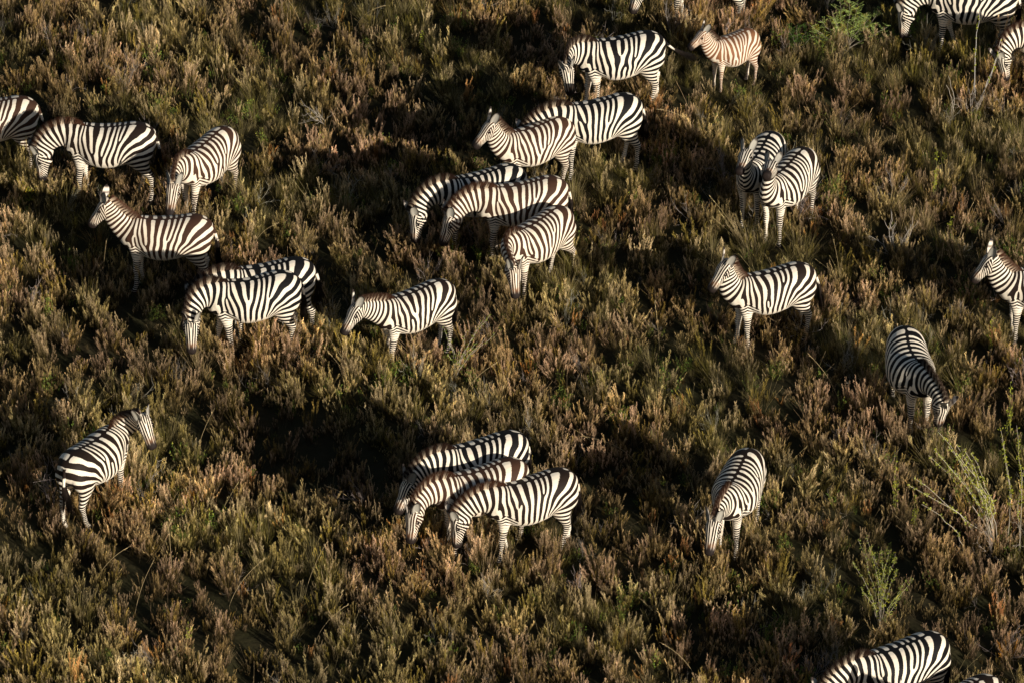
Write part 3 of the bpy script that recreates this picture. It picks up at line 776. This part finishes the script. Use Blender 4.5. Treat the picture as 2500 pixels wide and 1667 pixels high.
def plant(name, label, cat, px, py, stems, leaf=LEAFG, bark=PALE, r=.006, lsize=.022, leafy=(.35, 1.0), ncl=16, per=3, seed=1, group=None, curve=.06, pinnate=False):
    """stems: (dx, dpy) of each stem's tip from the plant's foot, in photograph pixels; (dx, dpy, footdx) moves the foot"""
    rg = np.random.default_rng(seed); x, y = at(px, py); z = float(terrain(x, y)[0])
    root = bpy.data.objects.new(name, None); COL.objects.link(root); root.location = (x, y, z - .02); root.empty_display_size = .2
    root['label'] = label; root['category'] = cat
    if group: root['group'] = group
    L = Tris()
    for st in stems:
        dx = st[0] / 165; h = st[1] / 140; fx = (st[2] / 165 if len(st) > 2 else rg.normal(0, .02)); fy = rg.normal(0, .03); dy = rg.normal(0, .10) * h
        S = Tris(); n = 9; pts = []
        for k in range(n):
            t = k / (n - 1); w = math.sin(math.pi * t) * curve
            pts.append(A_([fx + (dx - fx) * t ** 1.08 + w * rg.uniform(.6, 1.2) * (1 if dx < 0 else -1), fy + dy * t, h * t ** .95]) + (rg.normal(0, .008, 3) if k else 0))
        pts = A_(pts); S.tube(pts, r, r * .35, bark * .8, bark)
        me = S.mesh('stem', [BARK]); link(bpy.data.objects.new('stem', me), root)
        if leafy is None: continue
        for k in range(int(ncl * max(.4, h))):
            t = rg.uniform(*leafy); q = t * (n - 1); i = min(int(q), n - 2); b = pts[i] + (pts[i + 1] - pts[i]) * (q - i); d = pts[i + 1] - pts[i]; d = d / np.linalg.norm(d)
            c0 = leaf * rg.uniform(.7, 1.2) if rg.random() < .85 else LEAFY * rg.uniform(.8, 1.2)
            if pinnate:
                a = rg.uniform(0, 6.28); dd = d * .5 + A_([math.cos(a), math.sin(a), .25]); dd /= np.linalg.norm(dd); LL = rg.uniform(.10, .2)
                sd = np.cross(dd, [0, 0, 1.]); sd /= np.linalg.norm(sd)
                for m in range(9):
                    bb = b + dd * LL * (m + 1) / 9
                    for sg in (1, -1): L.leaf(bb, sd * sg + dd * .4, .030, .004, c0, c0 * 1.2, rg)
            else:
                cc = b + rg.normal(0, .012, 3)
                for m in range(per): L.leaf(cc, d * .6 + rg.normal(0, .7, 3) + A_([0, 0, .3]), lsize * rg.uniform(.8, 1.5), lsize * .30, c0, c0 * 1.15, rg)
    if L.n:
        me = L.mesh('foliage', [LEAFM]); link(bpy.data.objects.new('foliage', me), root)
    return root

plant('feathery_shrub', 'feathery bright green shrub left of the grazing zebra at top right', 'shrub', 2065, 118,
      [(-85, 52), (-70, 80), (-40, 108), (-20, 125), (5, 130), (28, 118), (55, 105), (85, 88), (112, 66), (-100, 70), (60, 74), (-30, 80), (30, 88), (95, 50), (-90, 35)], leaf=A_([.42, .52, .15]), bark=GREY, r=.008, leafy=(.25, 1), ncl=30, seed=3, pinnate=True, curve=-.02)
plant('feathery_shrub', 'small dark green feathery shrub left of the large bright one', 'shrub', 1945, 112,
      [(-50, 45), (-22, 60), (0, 66), (25, 58), (50, 42), (-10, 40)], leaf=A_([.12, .22, .045]), bark=GREY, leafy=(.1, 1), ncl=30, seed=4, pinnate=True, curve=0)
plant('feathery_shrub', 'low green feathery sprays under the muzzle of the top right zebra', 'shrub', 2175, 112,
      [(-35, 30), (-10, 38), (20, 30), (48, 34)], leaf=A_([.18, .30, .06]), bark=GREY, leafy=(.1, 1), ncl=30, seed=5, pinnate=True, curve=0)
plant('leggy_shrub', 'leggy shrub with many pale stems leaning left, yellow-green leaves, at lower right', 'shrub', 2425, 1345,
      [(-208, 180), (-190, 165, -30), (-150, 245), (-138, 270), (-118, 262), (-100, 255), (-92, 225), (-75, 205), (-62, 175), (-130, 210), (-155, 205), (-85, 262), (-110, 190), (-170, 110, -70), (-60, 225)],
      r=.0075, curve=.13, ncl=20, per=4, lsize=.030, seed=6, leafy=(.32, 1), leaf=A_([.44, .45, .09]), bark=A_([.60, .52, .40]))
plant('tall_stem', 'tall pale stem with small leaf clusters right of the leggy shrub', 'plant', 2462, 1340, [(-32, 290), (-26, 255)], r=.007, ncl=24, per=5, seed=7, leafy=(.35, 1))
plant('tall_stem', 'tallest pale leafy stem at the right edge above the bottom corner', 'plant', 2492, 1345, [(-32, 330), (0, 200)], r=.007, ncl=22, per=5, seed=8, leafy=(.35, 1))
plant('airy_bush', 'airy pale-stemmed bush of light green leaves behind the bottom-edge zebra', 'shrub', 2150, 1560,
      [(-72, 190), (-58, 200), (-40, 225), (-22, 170), (-8, 205), (12, 190), (30, 170), (52, 140), (70, 120), (-50, 120), (24, 215), (40, 95)], leaf=A_([.30, .33, .07]), r=.0045, ncl=38, per=4, lsize=.022, seed=9, leafy=(.3, 1))
plant('sapling', 'thin white forked sapling with few leaves right of the top right zebra', 'sapling', 2384, 262, [(-4, 262), (52, 185), (58, 170)], bark=A_([.78, .72, .64]), r=.009, ncl=7, per=4, lsize=.03, seed=10, leafy=(.35, .95), curve=-.04)
plant('bare_twig', 'bare pale forked twig left of the white sapling', 'twig', 2325, 290, [(-14, 105), (-20, 90), (6, 60)], bark=PALE, r=.008, leafy=None, seed=11)
plant('leafy_bush', 'green leafy bush with forked pale stem right of the lone central zebra', 'shrub', 1108, 935,
      [(-22, 128), (36, 130), (-8, 105), (70, 140), (90, 150), (55, 100), (30, 80), (-15, 70), (80, 100), (100, 120)], leaf=A_([.22, .27, .045]), r=.007, ncl=22, per=4, seed=12, leafy=(.3, 1))
for i, (px, py, h, lab) in enumerate([
    (2284, 478, 125, 'upright bright green leafy sprig right of the two zebras facing the viewer'),
    (2306, 395, 30, 'short leafy sprig just right of the tall upright green one'),
    (2320, 575, 40, 'yellow-green sprig above the head-high zebra at the right edge'),
    (2418, 865, 95, 'green leafy sprig between the right-edge zebra and the one grazing below it'),
    (2462, 1060, 130, 'long thin leafy sprig at the right edge above the leggy shrub'),
    (782, 372, 60, 'yellow-green leafy sprig left of the central shadows, taller of two'),
    (757, 372, 34, 'broad-leaved green sprig beside a taller yellow-green one left of centre'),
    (1030, 128, 62, 'yellow-green sprig in the golden grass near the top, left of the top centre zebra'),
    (1648, 52, 55, 'light green sprig under the zebra cut by the top edge'),
    (2182, 1262, 150, 'thin yellow-green sprig left of the leggy shrub'),
    (2232, 1290, 90, 'small leafy sprig between the thin sprig and the leggy shrub'),
    (1640, 470, 40, 'small green sprig left of the shaded zebra facing the viewer'),
    (462, 1560, 40, 'little green sprig near the bottom at left'),
    (1560, 262, 20, 'tiny green sprig beside the rump of the central black-striped zebra')]):
    plant('leafy_sprig', lab, 'plant', px, py, [(0, h), (6, h * .7), (-5, h * .5)], leaf=LEAFG, bark=A_([.35, .36, .12]), r=.004, ncl=26, per=4, lsize=.024, seed=40 + i, leafy=(.1, 1), curve=.01)
plant('dead_branch', 'dark fallen branch in the shade behind the grazing pair at left', 'branch', 742, 905, [(-42, 22), (-30, 48), (28, 40), (-60, 10)], bark=A_([.10, .075, .05]), r=.011, leafy=None, seed=70)

# long dry stalks that rise singly above the cover
rs = np.random.default_rng(90); stalk_at = [(1480, 1120), (1560, 1130), (920, 1290), (880, 1260), (745, 1450), (770, 1560), (1010, 1470), (660, 1530), (560, 1480), (235, 1420), (330, 1500), (420, 1390), (1340, 1560), (1700, 1640), (1830, 1640),
    (1610, 860), (1980, 1030), (2050, 980), (1450, 400), (820, 200), (740, 80), (870, 60), (300, 90), (1850, 560), (2100, 330), (1700, 330), (120, 760), (60, 1120), (480, 1100), (1130, 980), (620, 600), (1930, 1260), (1560, 1440), (1240, 1500), (2330, 640)]
for i, (px, py) in enumerate(stalk_at):
    x, y = at(px, py); z = float(terrain(x, y)[0]); T = Tris(); a = rs.uniform(0, 6.28); L_ = rs.uniform(.55, 1.0); bend = rs.uniform(.02, .16) if i > 1 else .3
    d = A_([math.cos(a) * .25, math.sin(a) * .25, 1.]); pts = [A_([0, 0, 0])]
    for k in range(8): d = d + A_([math.cos(a), math.sin(a), -.25]) * bend; d /= np.linalg.norm(d); pts.append(pts[-1] + d * L_ / 8)
    T.tube(pts, .0042, .0022, STRAW * .9, STRAW * 1.2)
    for k in range(7): T.leaf(pts[-1] - d * .018 * k, d + rs.normal(0, .25, 3), .035, .004, STRAW * 1.1, STRAW * 1.2, rs)
    o = link(bpy.data.objects.new('dry_stalk', T.mesh('dry_stalk', [BARK]))); o.location = (x, y, z)
    o['label'] = ('long thin pale dry grass stalk rising singly above the heath'); o['category'] = 'grass stalk'; o['group'] = 'dry stalks standing above the heath'
